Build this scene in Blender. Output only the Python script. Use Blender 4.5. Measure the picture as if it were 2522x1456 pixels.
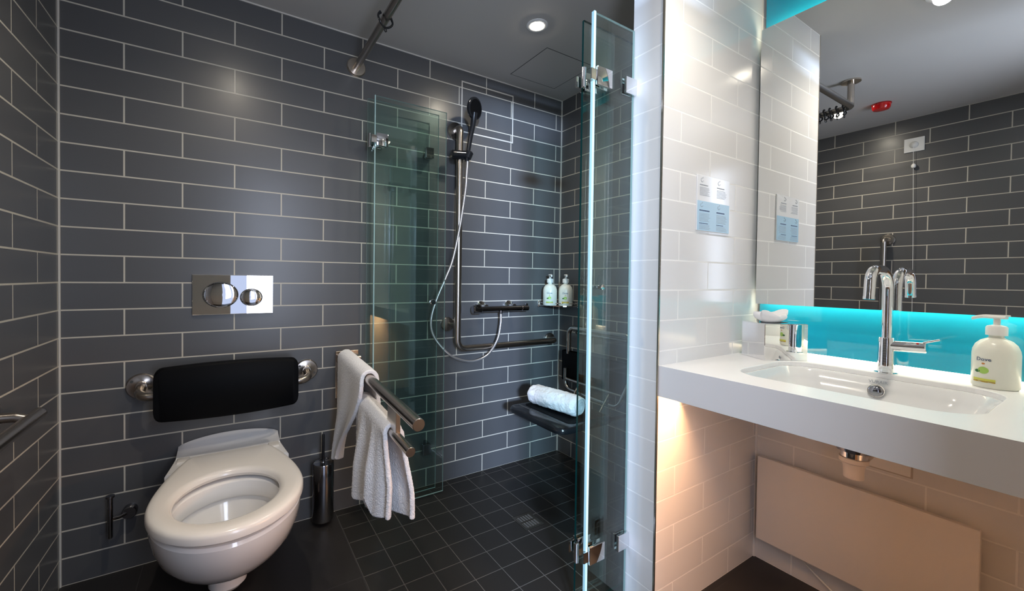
import bpy, bmesh, math, random
from mathutils import Vector, Matrix
random.seed(7)
S = bpy.context.scene
for o in list(bpy.data.objects): bpy.data.objects.remove(o)
C = S.collection
PI = math.pi

# ------------------------------------------------------------------ camera
cam_d = bpy.data.cameras.new('camera'); cam = bpy.data.objects.new('camera', cam_d); C.objects.link(cam)
cam_d.sensor_width = 36.0; cam_d.lens = 36.0*1003.98/2522.0
cam_d.shift_x = 79.9/2522.0; cam_d.shift_y = -25.7/2522.0
cam_d.clip_start = 0.02
_r = Vector((0.853878, -0.520337, 0.011908)); _u = Vector((-0.002185, 0.019295, 0.999811)); _f = Vector((0.520468, 0.853743, -0.015339))
M = Matrix((( _r.x, _u.x, -_f.x), (_r.y, _u.y, -_f.y), (_r.z, _u.z, -_f.z))).to_4x4()
M.translation = Vector((0.5348, -2.0608, 1.1530))
cam.matrix_world = M
S.camera = cam

# ------------------------------------------------------------------ exposure, world, lights
S.view_settings.view_transform = 'Standard'; S.view_settings.look = 'None'
S.view_settings.gamma = 1.0; S.view_settings.use_curve_mapping = False
S.view_settings.exposure = 0.0
w = bpy.data.worlds.new('world'); S.world = w; w.use_nodes = True
w.node_tree.nodes['Background'].inputs[0].default_value = (0.62, 0.72, 1.0, 1)
w.node_tree.nodes['Background'].inputs[1].default_value = 1.0

def lamp(name, kind, loc, energy, color, rot=(0, 0, 0), **kw):
    d = bpy.data.lights.new(name, kind); d.energy = energy; d.color = color
    for k, v in kw.items(): setattr(d, k, v)
    o = bpy.data.objects.new(name, d); C.objects.link(o); o.location = loc; o.rotation_euler = rot
    return o
WARM = (1.0, 0.88, 0.72)
H = 2.346
SPOTS = [(1.758, -0.545), (0.55, -0.91), (1.679, -1.600)]
SPOT_E = [32, 44, 42]
for (x, y), e in zip(SPOTS, SPOT_E):
    lamp('downlight_beam', 'SPOT', (x, y, H-0.012), e, WARM, spot_size=math.radians(150), spot_blend=0.9, shadow_soft_size=0.03)
# soft skylight standing in the open doorway behind the camera, and the bedroom window beyond it
lamp('doorway_daylight', 'AREA', (0.85, -2.46, 1.40), 29, (0.72, 0.81, 1.0), rot=(math.radians(90), 0, math.radians(-50)), shape='RECTANGLE', size=0.60, size_y=1.36)
_wl = Vector((-0.86, -5.5, 1.97)); _wd = Vector((2.0, 0.0, 1.3))-_wl
wl = lamp('bedroom_window', 'AREA', _wl, 680, (0.55, 0.72, 1.0), shape='RECTANGLE', size=0.40, size_y=0.25)
wl.rotation_euler = _wd.to_track_quat('-Z', 'Y').to_euler()
lamp('under_counter_glow', 'AREA', (1.862, -1.70, 0.7600), 13, (1.0, 0.50, 0.22), rot=(0, math.radians(52), 0), shape='RECTANGLE', size=0.012, size_y=0.95)

# ------------------------------------------------------------------ material helpers
def new_mat(name):
    m = bpy.data.materials.new(name); m.use_nodes = True
    nt = m.node_tree; b = nt.nodes['Principled BSDF']
    return m, nt, b
def mat(name, col, rough=0.5, metal=0.0, spec=0.5, coat=0.0, bump=None, emis=None, es=0, sss=0, trans=0, aniso=0):
    m, nt, b = new_mat(name)
    b.inputs['Base Color'].default_value = (*col, 1); b.inputs['Roughness'].default_value = rough
    b.inputs['Metallic'].default_value = metal; b.inputs['Specular IOR Level'].default_value = spec
    b.inputs['Coat Weight'].default_value = coat; b.inputs['Coat Roughness'].default_value = 0.04
    b.inputs['Anisotropic'].default_value = aniso
    if trans: b.inputs['Transmission Weight'].default_value = trans
    if sss: b.inputs['Subsurface Weight'].default_value = sss; b.inputs['Subsurface Radius'].default_value = (.01, .01, .01)
    if emis: b.inputs['Emission Color'].default_value = (*emis, 1); b.inputs['Emission Strength'].default_value = es
    # every surface gets a faint procedural variation
    tc = nt.nodes.new('ShaderNodeTexCoord'); n = nt.nodes.new('ShaderNodeTexNoise')
    n.inputs['Scale'].default_value = bump[0] if bump else 40; n.inputs['Detail'].default_value = 4
    nt.links.new(tc.outputs['Object'], n.inputs['Vector'])
    if bump:
        bp = nt.nodes.new('ShaderNodeBump'); bp.inputs['Strength'].default_value = bump[1]; bp.inputs['Distance'].default_value = bump[2]
        nt.links.new(n.outputs['Fac'], bp.inputs['Height']); nt.links.new(bp.outputs['Normal'], b.inputs['Normal'])
    else:
        mr = nt.nodes.new('ShaderNodeMapRange'); mr.inputs[3].default_value = max(0, rough-0.015); mr.inputs[4].default_value = rough+0.015
        nt.links.new(n.outputs['Fac'], mr.inputs[0]); nt.links.new(mr.outputs[0], b.inputs['Roughness'])
    return m
def tile(name, axis, shift, bw, rh, mortar, c1, c2, grout, rough, vaxis='Z', vs=1, vshift=0, offset=0.5, rvar=0.012, bumpd=0.0012, coat=0):
    m, nt, b = new_mat(name); N = nt.nodes.new; L = nt.links.new
    tc = N('ShaderNodeTexCoord'); sp = N('ShaderNodeSeparateXYZ'); L(tc.outputs['Object'], sp.inputs[0])
    def lin(ax, sg, sh):
        a = N('ShaderNodeMath'); a.operation = 'MULTIPLY_ADD'; a.inputs[1].default_value = sg; a.inputs[2].default_value = sh
        L(sp.outputs[ax], a.inputs[0]); return a.outputs[0]
    cb = N('ShaderNodeCombineXYZ')
    L(lin(axis[-1], -1 if axis[0] == '-' else 1, shift), cb.inputs[0]); L(lin(vaxis, vs, vshift), cb.inputs[1])
    br = N('ShaderNodeTexBrick'); L(cb.outputs[0], br.inputs['Vector'])
    br.offset = offset; br.inputs['Scale'].default_value = 1; br.inputs['Mortar Size'].default_value = mortar
    br.inputs['Mortar Smooth'].default_value = 0.15; br.inputs['Bias'].default_value = 0
    br.inputs['Brick Width'].default_value = bw; br.inputs['Row Height'].default_value = rh
    br.inputs['Color1'].default_value = (*c1, 1); br.inputs['Color2'].default_value = (*c2, 1); br.inputs['Mortar'].default_value = (*grout, 1)
    L(br.outputs['Color'], b.inputs['Base Color'])
    no = N('ShaderNodeTexNoise'); no.inputs['Scale'].default_value = 7; no.inputs['Detail'].default_value = 3; L(tc.outputs['Object'], no.inputs['Vector'])
    r = N('ShaderNodeMapRange'); r.inputs[3].default_value = rough-rvar; r.inputs[4].default_value = rough+rvar; L(no.outputs['Fac'], r.inputs[0])
    mx = N('ShaderNodeMix'); mx.inputs['B'].default_value = 0.85; L(br.outputs['Fac'], mx.inputs['Factor']); L(r.outputs[0], mx.inputs['A'])
    L(mx.outputs[0], b.inputs['Roughness'])
    iv = N('ShaderNodeMath'); iv.operation = 'MULTIPLY_ADD'; iv.inputs[1].default_value = -1; iv.inputs[2].default_value = 1; L(br.outputs['Fac'], iv.inputs[0])
    bp = N('ShaderNodeBump'); bp.inputs['Strength'].default_value = 0.6; bp.inputs['Distance'].default_value = bumpd; L(iv.outputs[0], bp.inputs['Height'])
    L(bp.outputs['Normal'], b.inputs['Normal'])
    b.inputs['Coat Weight'].default_value = coat; b.inputs['Coat Roughness'].default_value = 0.235
    return m

W1 = 0.1823; T = 0.102; RH = 0.102
DK1 = (0.075, 0.076, 0.080); DK2 = (0.083, 0.084, 0.088); DG = (0.50, 0.47, 0.40)
WH1 = (0.74, 0.74, 0.74); WH2 = (0.77, 0.77, 0.77); WG = (0.87, 0.87, 0.86)
M_back = tile('dark_tile_back', 'X', W1, 2*W1, RH, 0.0030, DK1, DK2, DG, 0.38, coat=0.28)
M_left = tile('dark_tile_left', '-Y', -0.190, 0.352, RH, 0.0030, DK1, DK2, DG, 0.36, coat=0.3)
M_right = tile('dark_tile_right', '-Y', -0.131+0.176, 0.352, RH, 0.0030, DK1, DK2, DG, 0.38, coat=0.28)
M_wface = tile('white_tile_face', 'X', -(1.855+0.1806), 0.3612, RH, 0.0028, WH1, WH2, WG, 0.16)
M_wend = tile('white_tile_end', '-Y', 0.0, 4.0, RH, 0.0026, WH1, WH2, WG, 0.22, offset=0.0)
M_wright = tile('white_tile_right', '-Y', -1.35+0.178, 0.356, RH, 0.0028, WH1, WH2, WG, 0.2)
M_dend = tile('dark_tile_stub_rear', 'X', 0.1, 2*W1, RH, 0.0030, DK1, DK2, DG, 0.38, coat=0.28)
M_mos = tile('black_mosaic_floor', 'X', -0.972, 0.1215, 0.1155, 0.0018, (0.012, 0.0115, 0.011), (0.015, 0.014, 0.0135), (0.075, 0.072, 0.068), 0.42, vaxis='Y', vs=-1, vshift=-0.051, offset=0.0)
M_floor = tile('black_floor_tile', 'X', -0.24, 0.73, 0.73, 0.0012, (0.016, 0.0145, 0.0145), (0.017, 0.0155, 0.0155), (0.028, 0.027, 0.027), 0.45, vaxis='Y', vs=-1, vshift=-0.508, offset=0.0)
M_ceil = mat('ceiling_paint', (0.50, 0.485, 0.455), 0.8, bump=(120, 0.1, 0.001))
M_frontwall = mat('front_wall_paint', (0.30, 0.30, 0.29), 0.7)
M_seal = mat('grout_seal', (0.55, 0.53, 0.48), 0.7)
M_wseal = mat('white_seal', (0.85, 0.84, 0.82), 0.6)
M_steel = mat('brushed_steel', (0.42, 0.38, 0.34), 0.26, 1.0)
M_steelb = mat('bright_brushed_steel', (0.62, 0.55, 0.48), 0.22, 1.0)
M_chrome = mat('chrome', (0.82, 0.82, 0.83), 0.05, 1.0)
M_polish = mat('polished_chrome', (0.86, 0.86, 0.87), 0.0, 1.0)
for l in list(M_polish.node_tree.links):
    if l.to_socket.name == 'Roughness': M_polish.node_tree.links.remove(l)
M_polish.node_tree.nodes['Principled BSDF'].inputs['Roughness'].default_value = 0.006
M_dchrome = mat('dark_chrome', (0.30, 0.30, 0.32), 0.12, 1.0)
M_black = mat('black_polyurethane', (0.0032, 0.0035, 0.0042), 0.5, spec=0.06)
M_blackgloss = mat('black_gloss_plastic', (0.010, 0.011, 0.013), 0.14)
M_ceramic = mat('white_ceramic', (0.76, 0.74, 0.72), 0.10, coat=0.5)
M_seat = mat('seat_plastic', (0.74, 0.70, 0.65), 0.20, coat=0.2)
M_hinge = mat('seat_hinge_plastic', (0.62, 0.59, 0.55), 0.3)
M_towel = mat('white_terry', (0.88, 0.88, 0.90), 0.95, spec=0.1, bump=(420, 0.9, 0.004))
M_solid = mat('white_solid_surface', (0.88, 0.88, 0.89), 0.30)
M_basin = mat('basin_ceramic', (0.78, 0.79, 0.80), 0.10, coat=0.4)
M_plast = mat('white_plastic', (0.80, 0.80, 0.78), 0.35)
M_cream = mat('cream_bottle_plastic', (0.80, 0.80, 0.72), 0.28, sss=0.2)
M_radiator = mat('heater_enamel', (0.74, 0.70, 0.66), 0.35)
M_mirror = mat('mirror_silver', (0.90, 0.91, 0.90), 0.0, 1.0)
M_mirror.node_tree.nodes['Principled BSDF'].inputs['Roughness'].default_value = 0
for l in list(M_mirror.node_tree.links):
    if l.to_socket.name == 'Roughness': M_mirror.node_tree.links.remove(l)
M_teal = mat('teal_back_painted_glass', (0.012, 0.36, 0.56), 0.06, coat=0.6)
M_led = mat('led_strip', (1, 0.9, 0.8), 0.5, emis=(1.0, 0.84, 0.60), es=10)
M_led2 = mat('led_strip_low', (1, 0.9, 0.8), 0.5, emis=(1.0, 0.82, 0.56), es=5)
M_lamp = mat('lamp_lens', (1, 1, 1), 0.4, emis=(1.0, 0.90, 0.74), es=230)
M_red = mat('red_lens', (0.55, 0.004, 0.004), 0.12, coat=0.5)
M_text = mat('dark_print', (0.03, 0.03, 0.04), 0.5)
M_gtext = mat('grey_print', (0.30, 0.33, 0.38), 0.5)
M_navy = mat('navy_print', (0.06, 0.10, 0.22), 0.5)
M_blue = mat('light_blue_print', (0.42, 0.63, 0.80), 0.25)
M_paper = mat('sign_white', (0.80, 0.82, 0.85), 0.12)
M_green = mat('cucumber_green', (0.36, 0.58, 0.12), 0.4)
M_dgreen = mat('leaf_green', (0.02, 0.12, 0.04), 0.4)
M_gold = mat('gold_band', (0.50, 0.32, 0.02), 0.35)
M_lime = mat('lime_band', (0.62, 0.62, 0.10), 0.35)
M_orange = mat('orange_mark', (0.55, 0.20, 0.03), 0.4)
M_tissue = mat('tissue_paper', (0.88, 0.88, 0.90), 0.9)
M_groove = mat('dark_groove', (0.06, 0.06, 0.06), 0.9)
M_groove2 = mat('shadow_gap', (0.50, 0.46, 0.42), 0.9)
M_trap = mat('grey_plastic', (0.55, 0.52, 0.50), 0.4)
M_shading_leaf = mat('shading_leaf_wood', (0.20, 0.13, 0.08), 0.5)  # for the unseen leaf that blocks doorway light
M_bedroom = mat('bedroom_paint', (0.6, 0.6, 0.6), 0.8)
def glass_mat(name, tint, refl=1.0):
    m = bpy.data.materials.new(name); m.use_nodes = True; nt = m.node_tree; nt.nodes.clear(); N = nt.nodes.new; L = nt.links.new
    o = N('ShaderNodeOutputMaterial'); t = N('ShaderNodeBsdfTransparent'); g = N('ShaderNodeBsdfGlossy'); f = N('ShaderNodeFresnel'); mx = N('ShaderNodeMixShader')
    t.inputs[0].default_value = (*tint, 1); g.inputs['Roughness'].default_value = 0.0; g.inputs[0].default_value = (refl, refl, refl, 1); f.inputs[0].default_value = 1.5
    # same reflectance on entering and leaving the pane (the pane is thin, rays are not bent)
    ge = N('ShaderNodeNewGeometry'); ml = N('ShaderNodeMath'); ml.operation = 'MULTIPLY_ADD'; ml.inputs[1].default_value = 1/1.5-1.5; ml.inputs[2].default_value = 1.5
    L(ge.outputs['Backfacing'], ml.inputs[0]); L(ml.outputs[0], f.inputs[0])
    L(f.outputs[0], mx.inputs[0]); L(t.outputs[0], mx.inputs[1]); L(g.outputs[0], mx.inputs[2]); L(mx.outputs[0], o.inputs[0])
    return m
M_glass = glass_mat('clear_green_glass', (0.90, 0.968, 0.955))
M_gedge = mat('glass_edge', (0.42, 0.58, 0.57), 0.12, spec=0.6, trans=0.35)
M_seal2 = mat('clear_seal_strip', (0.36, 0.56, 0.57), 0.25, spec=0.6)
M_gedged = mat('dark_glass_edge', (0.002, 0.022, 0.020), 0.2, spec=0.3)

# ------------------------------------------------------------------ mesh helpers
def link(name, bm, material, parent=None, smooth=False, mats=None):
    me = bpy.data.meshes.new(name); bm.normal_update(); bm.to_mesh(me); bm.free()
    o = bpy.data.objects.new(name, me); C.objects.link(o)
    for m_ in (mats or [material]): me.materials.append(m_)
    if smooth:
        for p in me.polygons: p.use_smooth = True
        try: me.set_sharp_from_angle(angle=math.radians(38))
        except Exception: pass
    if parent: o.parent = parent; o.matrix_parent_inverse = parent.matrix_world.inverted()
    return o
def tag(o, label, cat, group=None):
    o['label'] = label; o['category'] = cat
    if group: o['group'] = group
    return o
def struct(o): o['kind'] = 'structure'; return o
def thing(name, label, cat, loc=(0, 0, 0), rz=0, group=None):
    o = bpy.data.objects.new(name, None); C.objects.link(o); o.location = loc; o.rotation_euler = (0, 0, rz)
    o.empty_display_size = 0.05
    bpy.context.view_layer.update()
    return tag(o, label, cat, group)
def add_box(bm, a, b, bev=0, seg=2):
    a = Vector(a); b = Vector(b); c = (a+b)/2; d = b-a
    r = bmesh.ops.create_cube(bm, size=1, matrix=Matrix.Translation(c) @ Matrix.Diagonal((abs(d.x), abs(d.y), abs(d.z), 1)))
    if bev:
        es = set(e for v in r['verts'] for e in v.link_edges)
        bmesh.ops.bevel(bm, geom=list(es), offset=bev, segments=seg, profile=0.5, affect='EDGES')
    return bm
def box(a, b, bev=0, seg=2): return add_box(bmesh.new(), a, b, bev, seg)
def add_loft(bm, rings, cap0=True, cap1=True, closed=True):
    vs = [[bm.verts.new(p) for p in r] for r in rings]
    n = len(vs[0])
    for i in range(len(vs)-1):
        for j in range(n if closed else n-1):
            k = (j+1) % n
            bm.faces.new((vs[i][j], vs[i][k], vs[i+1][k], vs[i+1][j]))
    if cap0: bm.faces.new(list(reversed(vs[0])))
    if cap1: bm.faces.new(vs[-1])
    return vs
def fix(bm): bmesh.ops.recalc_face_normals(bm, faces=bm.faces); return bm
def frame(d):
    d = Vector(d).normalized(); u = Vector((0, 0, 1)) if abs(d.z) < 0.9 else Vector((1, 0, 0))
    a = d.cross(u).normalized(); b = a.cross(d).normalized(); return a, b, d
def add_lathe(bm, base, axis, prof, n=32):   # prof: (radius, height along axis)
    a, b, d = frame(axis); base = Vector(base)
    add_loft(bm, [[base+d*h+(a*math.cos(2*PI*i/n)+b*math.sin(2*PI*i/n))*max(r, 1e-5) for i in range(n)] for r, h in prof])
    return bm
def lathe(base, axis, prof, n=32): return fix(add_lathe(bmesh.new(), base, axis, prof, n))
def add_cyl(bm, p, q, r, n=24, bev=0.0):
    p = Vector(p); q = Vector(q); L = (q-p).length
    pr = [(r, 0), (r, L)] if not bev else [(r-bev, 0), (r, bev), (r, L-bev), (r-bev, L)]
    return add_lathe(bm, p, q-p, pr, n)
def fillet(pts, rad, k=8):
    pts = [Vector(p) for p in pts]; out = [pts[0]]
    for i in range(1, len(pts)-1):
        p, a, b = pts[i], pts[i-1], pts[i+1]
        u = (a-p).normalized(); v = (b-p).normalized(); ang = u.angle(v)
        if ang > PI-0.02: out.append(p); continue
        t = min(rad/math.tan(ang/2), (a-p).length*0.49, (b-p).length*0.49); r = t*math.tan(ang/2)
        c = p+(u+v).normalized()*(r/math.sin(ang/2)); s = p+u*t-c; e = p+v*t-c
        tot = s.angle(e); axn = s.cross(e).normalized()
        for j in range(k+1):
            out.append(c+Matrix.Rotation(tot*j/k, 3, axn) @ s)
    out.append(pts[-1]); return out
def add_tube(bm, pts, r, n=16, rad=0, taper=None):
    pts = fillet(pts, rad) if rad else [Vector(p) for p in pts]
    a, b, d = frame(pts[1]-pts[0]); rings = []
    for i, p in enumerate(pts):
        t = (pts[min(i+1, len(pts)-1)]-pts[max(i-1, 0)]).normalized()
        a = (a-t*a.dot(t)).normalized(); b = t.cross(a)
        rr = taper(i/(len(pts)-1)) if taper else r
        rings.append([p+(a*math.cos(2*PI*j/n)+b*math.sin(2*PI*j/n))*rr for j in range(n)])
    add_loft(bm, rings); return bm
def tube(pts, r, n=16, rad=0, taper=None): return fix(add_tube(bmesh.new(), pts, r, n, rad, taper))
def smooth_path(pts, k=8):      # Catmull-Rom
    P = [Vector(p) for p in pts]; P = [P[0]*2-P[1]]+P+[P[-1]*2-P[-2]]; out = []
    for i in range(1, len(P)-2):
        for j in range(k):
            t = j/k; p0, p1, p2, p3 = P[i-1:i+3]
            out.append(0.5*((2*p1)+(p2-p0)*t+(2*p0-5*p1+4*p2-p3)*t*t+(3*p1-p0-3*p2+p3)*t**3))
    out.append(P[-2]); return out
def rrect(cx, cy, hx, hy, r, k=6):
    out = []
    for (sx, sy, a0) in ((1, 1, 0), (-1, 1, 90), (-1, -1, 180), (1, -1, 270)):
        for j in range(k+1):
            a = math.radians(a0+90*j/k); out.append((cx+sx*(hx-r)+r*math.cos(a), cy+sy*(hy-r)+r*math.sin(a)))
    return out
def add_ring_slab(bm, a, b, w, axis, at, th):   # thin rectangular frame lying on a plane; a,b 2-D corners
    (x0, z0), (x1, z1) = a, b
    for (p, q) in (((x0, z0), (x1, z0+w)), ((x0, z1-w), (x1, z1)), ((x0, z0+w), (x0+w, z1-w)), ((x1-w, z0+w), (x1, z1-w))):
        if axis == 'y': add_box(bm, (p[0], at-th, p[1]), (q[0], at, q[1]))
        if axis == 'x': add_box(bm, (at-th, p[0], p[1]), (at, q[0], q[1]))
        if axis == 'z': add_box(bm, (p[0], p[1], at-th), (q[0], q[1], at))
    return bm
def text_bm(s, size, mtx, depth=0.0004, bend=None):
    cu = bpy.data.curves.new('t', 'FONT'); cu.body = s; cu.size = size; cu.extrude = depth; cu.align_x = 'CENTER'; cu.resolution_u = 3
    o = bpy.data.objects.new('t', cu); C.objects.link(o); bpy.context.view_layer.update()
    me = bpy.data.meshes.new_from_object(o.evaluated_get(bpy.context.evaluated_depsgraph_get()))
    bm = bmesh.new(); bm.from_mesh(me); bpy.data.objects.remove(o); bpy.data.meshes.remove(me)
    if bend:
        for v in bm.verts: v.co = Vector(bend(v.co))
    bmesh.ops.transform(bm, matrix=mtx, verts=bm.verts); return bm

# ------------------------------------------------------------------ the room
XR = 2.42; YS = -1.215; YB = -1.096; XE = 1.750; YF = -2.45; XM = 2.354
struct(link('wall_back', box((-0.1, 0, 0), (XR+0.1, 0.1, H)), M_back))
struct(link('wall_left', box((-0.1, YF, 0), (0, 0, H)), M_left))
struct(link('wall_right', box((XR, YB, 0), (XR+0.1, 0, H)), M_right))
struct(link('wall_right_basin', box((XR, YF, 0), (XR+0.1, YB, H)), M_wright))
bm = box((XE, YS, 0), (XR, YB, H)); bm.normal_update()
for f in bm.faces:
    f.material_index = 1 if f.normal.x < -0.5 else (2 if f.normal.y > 0.5 else 0)
struct(link('wall_middle', bm, None, mats=[M_wface, M_wend, M_dend]))
struct(link('shading_door_leaf', box((1.162, YF+0.005, 0.01), (1.200, -2.062, 2.10), 0.002), M_shading_leaf))  # unseen short leaf, added to shade the counter's near end and the wall end
bm = bmesh.new()
add_box(bm, (-0.1, YF-0.1, 0), (0.53, YF, H)); add_box(bm, (1.16, YF-0.1, 0), (XR+0.1, YF, H)); add_box(bm, (0.53, YF-0.1, 2.12), (1.16, YF, H))
struct(link('wall_front', bm, M_frontwall))
struct(link('wall_alcove_end', box((1.755, -2.30, 0), (XR, -2.203, H)), M_wface))
struct(link('floor', box((-0.1, YF-0.1, -0.1), (XR+0.1, 0.1, 0)), M_floor))
struct(link('floor_shower', box((0.972, YS+0.001, 0), (XR, 0, 0.0015)), M_mos))
struct(link('ceiling', box((-0.1, YF-0.1, H), (XR+0.1, 0.1, H+0.1)), M_ceil))
struct(link('trim_1', box((0, -0.005, 0), (0.005, 0, H)), M_seal))
struct(link('trim_2', box((XR-0.006, -0.006, 0), (XR, 0, H)), M_seal))
struct(link('trim_3', box((XR-0.006, YS-0.006, 0), (XR, YS, 0.80)), M_wseal))
struct(link('trim_4', fix(add_box(add_box(bmesh.new(), (XE-0.0015, YS-0.0015, 0), (XE+0.004, YS, H)), (XE-0.0015, YS, 0), (XE, YS+0.004, H))), M_steelb))
struct(link('trim_5', box((0.0, -0.004, H-0.006), (XR, 0, H)), M_seal))

# access panels: in the ceiling, the shower wall tiling and below the basin
t = thing('ceiling_hatch', 'square flush hatch in the ceiling beside the shower downlight', 'hatch', (2.087, -0.27, H))
link('panel', box((1.922, -0.426, H-0.0012), (2.252, -0.110, H), 0.0003, 1), M_ceil, t)
link('gap', add_ring_slab(bmesh.new(), (1.918, -0.430), (2.256, -0.106), 0.004, 'z', H, 0.0006), M_groove, t)
t = thing('tiled_access_panel', 'square access panel tiled into the shower wall behind the shower head', 'access panel', (1.84, 0, 2.0))
link('frame', add_ring_slab(bmesh.new(), (1.655, 1.992), (2.020, 2.283), 0.007, 'y', 0.0, 0.0006), M_seal, t)
t = thing('wall_hatch', 'small white rectangular hatch in the wall below the basin', 'access panel', (XR, -1.62, 0.54))
link('panel', box((XR-0.004, -1.672, 0.525), (XR, -1.545, 0.600), 0.001, 1), M_wseal, t)
link('gap', add_ring_slab(bmesh.new(), (-1.676, 0.521), (-1.541, 0.604), 0.004, 'x', XR, 0.002), M_groove2, t)

# ------------------------------------------------------------------ downlights
DL = ['round recessed downlight glowing in the ceiling over the shower floor',
      'round recessed downlight in the ceiling in front of the toilet',
      'round recessed downlight in the ceiling in front of the basin mirror']
for (x, y), lb in zip(SPOTS, DL):
    t = thing('downlight', lb, 'light', (x, y, H), group='recessed ceiling downlights')
    link('trim_ring', lathe((x, y, H), (0, 0, -1), [(0.050, 0), (0.050, 0.003), (0.045, 0.005), (0.033, 0.005), (0.031, 0.0015), (0.0, 0.0015)], 40), M_plast, t, True)
    link('lens', lathe((x, y, H-0.0016), (0, 0, -1), [(0.0, 0), (0.030, 0), (0.030, 0.004), (0.024, 0.0065), (0.0, 0.008)], 32), M_lamp, t, True)

# ------------------------------------------------------------------ toilet
TX = 0.535
def wprof(u):
    if u < 0.40: return math.sqrt(max(0, 1-(1-u/0.40)**2))
    s = (u-0.40)/0.60; return 1-0.165*(s*s*(3-2*s))
US = [0.4*(1-math.cos(PI/2*i/12)) for i in range(13)]+[0.4+0.6*i/10 for i in range(1, 11)]
def outline(yf, W, z, yb=0.0, prof=wprof, sc=1.0, cx=TX, zf=None):
    L_ = []; R_ = []
    for u in US:
        y = yf+(yb-yf)*u; ww = W*prof(u)
        L_.append(Vector((cx-ww, y, z if zf is None else zf(y)))); R_.append(Vector((cx+ww, y, z if zf is None else zf(y))))
    return L_+list(reversed(R_))[:-1]
toilet = thing('toilet', 'white wall-hung toilet with its seat down and no lid', 'toilet', (TX, 0, 0))
bm = bmesh.new()
secs = [(0.125, -0.36, 0.055), (0.130, -0.43, 0.085), (0.150, -0.50, 0.125), (0.185, -0.565, 0.158), (0.225, -0.620, 0.183), (0.27, -0.668, 0.203), (0.32, -0.703, 0.215), (0.362, -0.724, 0.2195), (0.384, -0.728, 0.2200), (0.393, -0.722, 0.2140), (0.397, -0.708, 0.200)]
rings = [outline(yf, W, z) for z, yf, W in secs]
def polar(ring, n=84, c=(TX, -0.44)):
    # resample an outline at even angles so that the rings of the bowl and of the seat line up
    out = []; m = len(ring)
    for i in range(n):
        th = 2*PI*i/n; dx, dy = math.cos(th), math.sin(th); best = None
        for j in range(m):
            a = ring[j]; b = ring[(j+1) % m]; ax, ay, bx_, by_ = a.x-c[0], a.y-c[1], b.x-c[0], b.y-c[1]
            ex, ey = bx_-ax, by_-ay; den = dx*ey-dy*ex
            if abs(den) < 1e-12: continue
            t_ = (ax*ey-ay*ex)/den; u_ = (ax*dy-ay*dx)/den
            if t_ > 0 and -1e-6 <= u_ <= 1+1e-6 and (best is None or t_ > best): best = t_
        out.append(Vector((c[0]+dx*best, c[1]+dy*best, ring[0].z)))
    return out
rings = [polar(r, c=(TX, max(-0.44, yf*0.62))) for r, (z, yf, W) in zip(rings, secs)]
def hole(a, b, z, cy=-0.49, cx=TX-0.004):
    return [Vector((cx+a*math.cos(2*PI*i/84), cy+b*math.sin(2*PI*i/84), z)) for i in range(84)]
inner = [hole(0.163, 0.176, 0.399), hole(0.156, 0.168, 0.394), hole(0.152, 0.164, 0.372), hole(0.150, 0.162, 0.347), hole(0.153, 0.165, 0.340), hole(0.162, 0.172, 0.338), hole(0.160, 0.168, 0.325), hole(0.136, 0.142, 0.275), hole(0.095, 0.10, 0.215), hole(0.06, 0.062, 0.18)]
add_loft(bm, rings+inner)
link('bowl', fix(bm), M_ceramic, toilet, True)
link('water', lathe((TX-0.004, -0.49, 0.2165), (0, 0, 1), [(0.088, 0), (0.0, 0.0002)], 40), mat('bowl_water', (0.7, 0.72, 0.72), 0.02), toilet, True)
# deck behind the seat, rising in a curved ledge against the wall
def deck_ring(z, k):
    P = []
    for i in range(15):
        y = -0.235+0.235*i/14; u = (y+0.727)/0.727; P.append((TX+0.2195*wprof(u)-k, y))
    Rr = [Vector((x, y, z)) for x, y in P]; Lr = [Vector((2*TX-x, y, z)) for x, y in P]
    return Rr+list(reversed(Lr))
bm = bmesh.new(); add_loft(bm, [deck_ring(0.388, 0), deck_ring(0.424, 0), deck_ring(0.430, 0.003), deck_ring(0.4325, 0.009)])
link('deck', fix(bm), M_ceramic, toilet, True)
bm = bmesh.new(); R_ = []
for i in range(33):
    s = -1+2*i/32; x = TX+0.1835*s; b_ = max(0, 1-s*s)**0.7; h = 0.448+0.032*b_
    R_.append([Vector((x, 0, 0.40)), Vector((x, 0, h)), Vector((x, -0.006, h+0.0015)), Vector((x, -0.014, h-0.003)), Vector((x, -0.026, h-0.006-0.016*b_)), Vector((x, -0.045, 0.440)), Vector((x, -0.075, 0.4345)), Vector((x, -0.10, 0.4327)), Vector((x, -0.11, 0.40))])
add_loft(bm, R_)
link('rear_ledge', fix(bm), M_ceramic, toilet, True)
# outlet foot
link('outlet', lathe((TX-0.008, -0.31, 0.22), (0, 0, -1), [(0.075, 0), (0.070, 0.08), (0.064, 0.13), (0.062, 0.19), (0.050, 0.204), (0.03, 0.208)], 36), M_ceramic, toilet, True)
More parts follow.
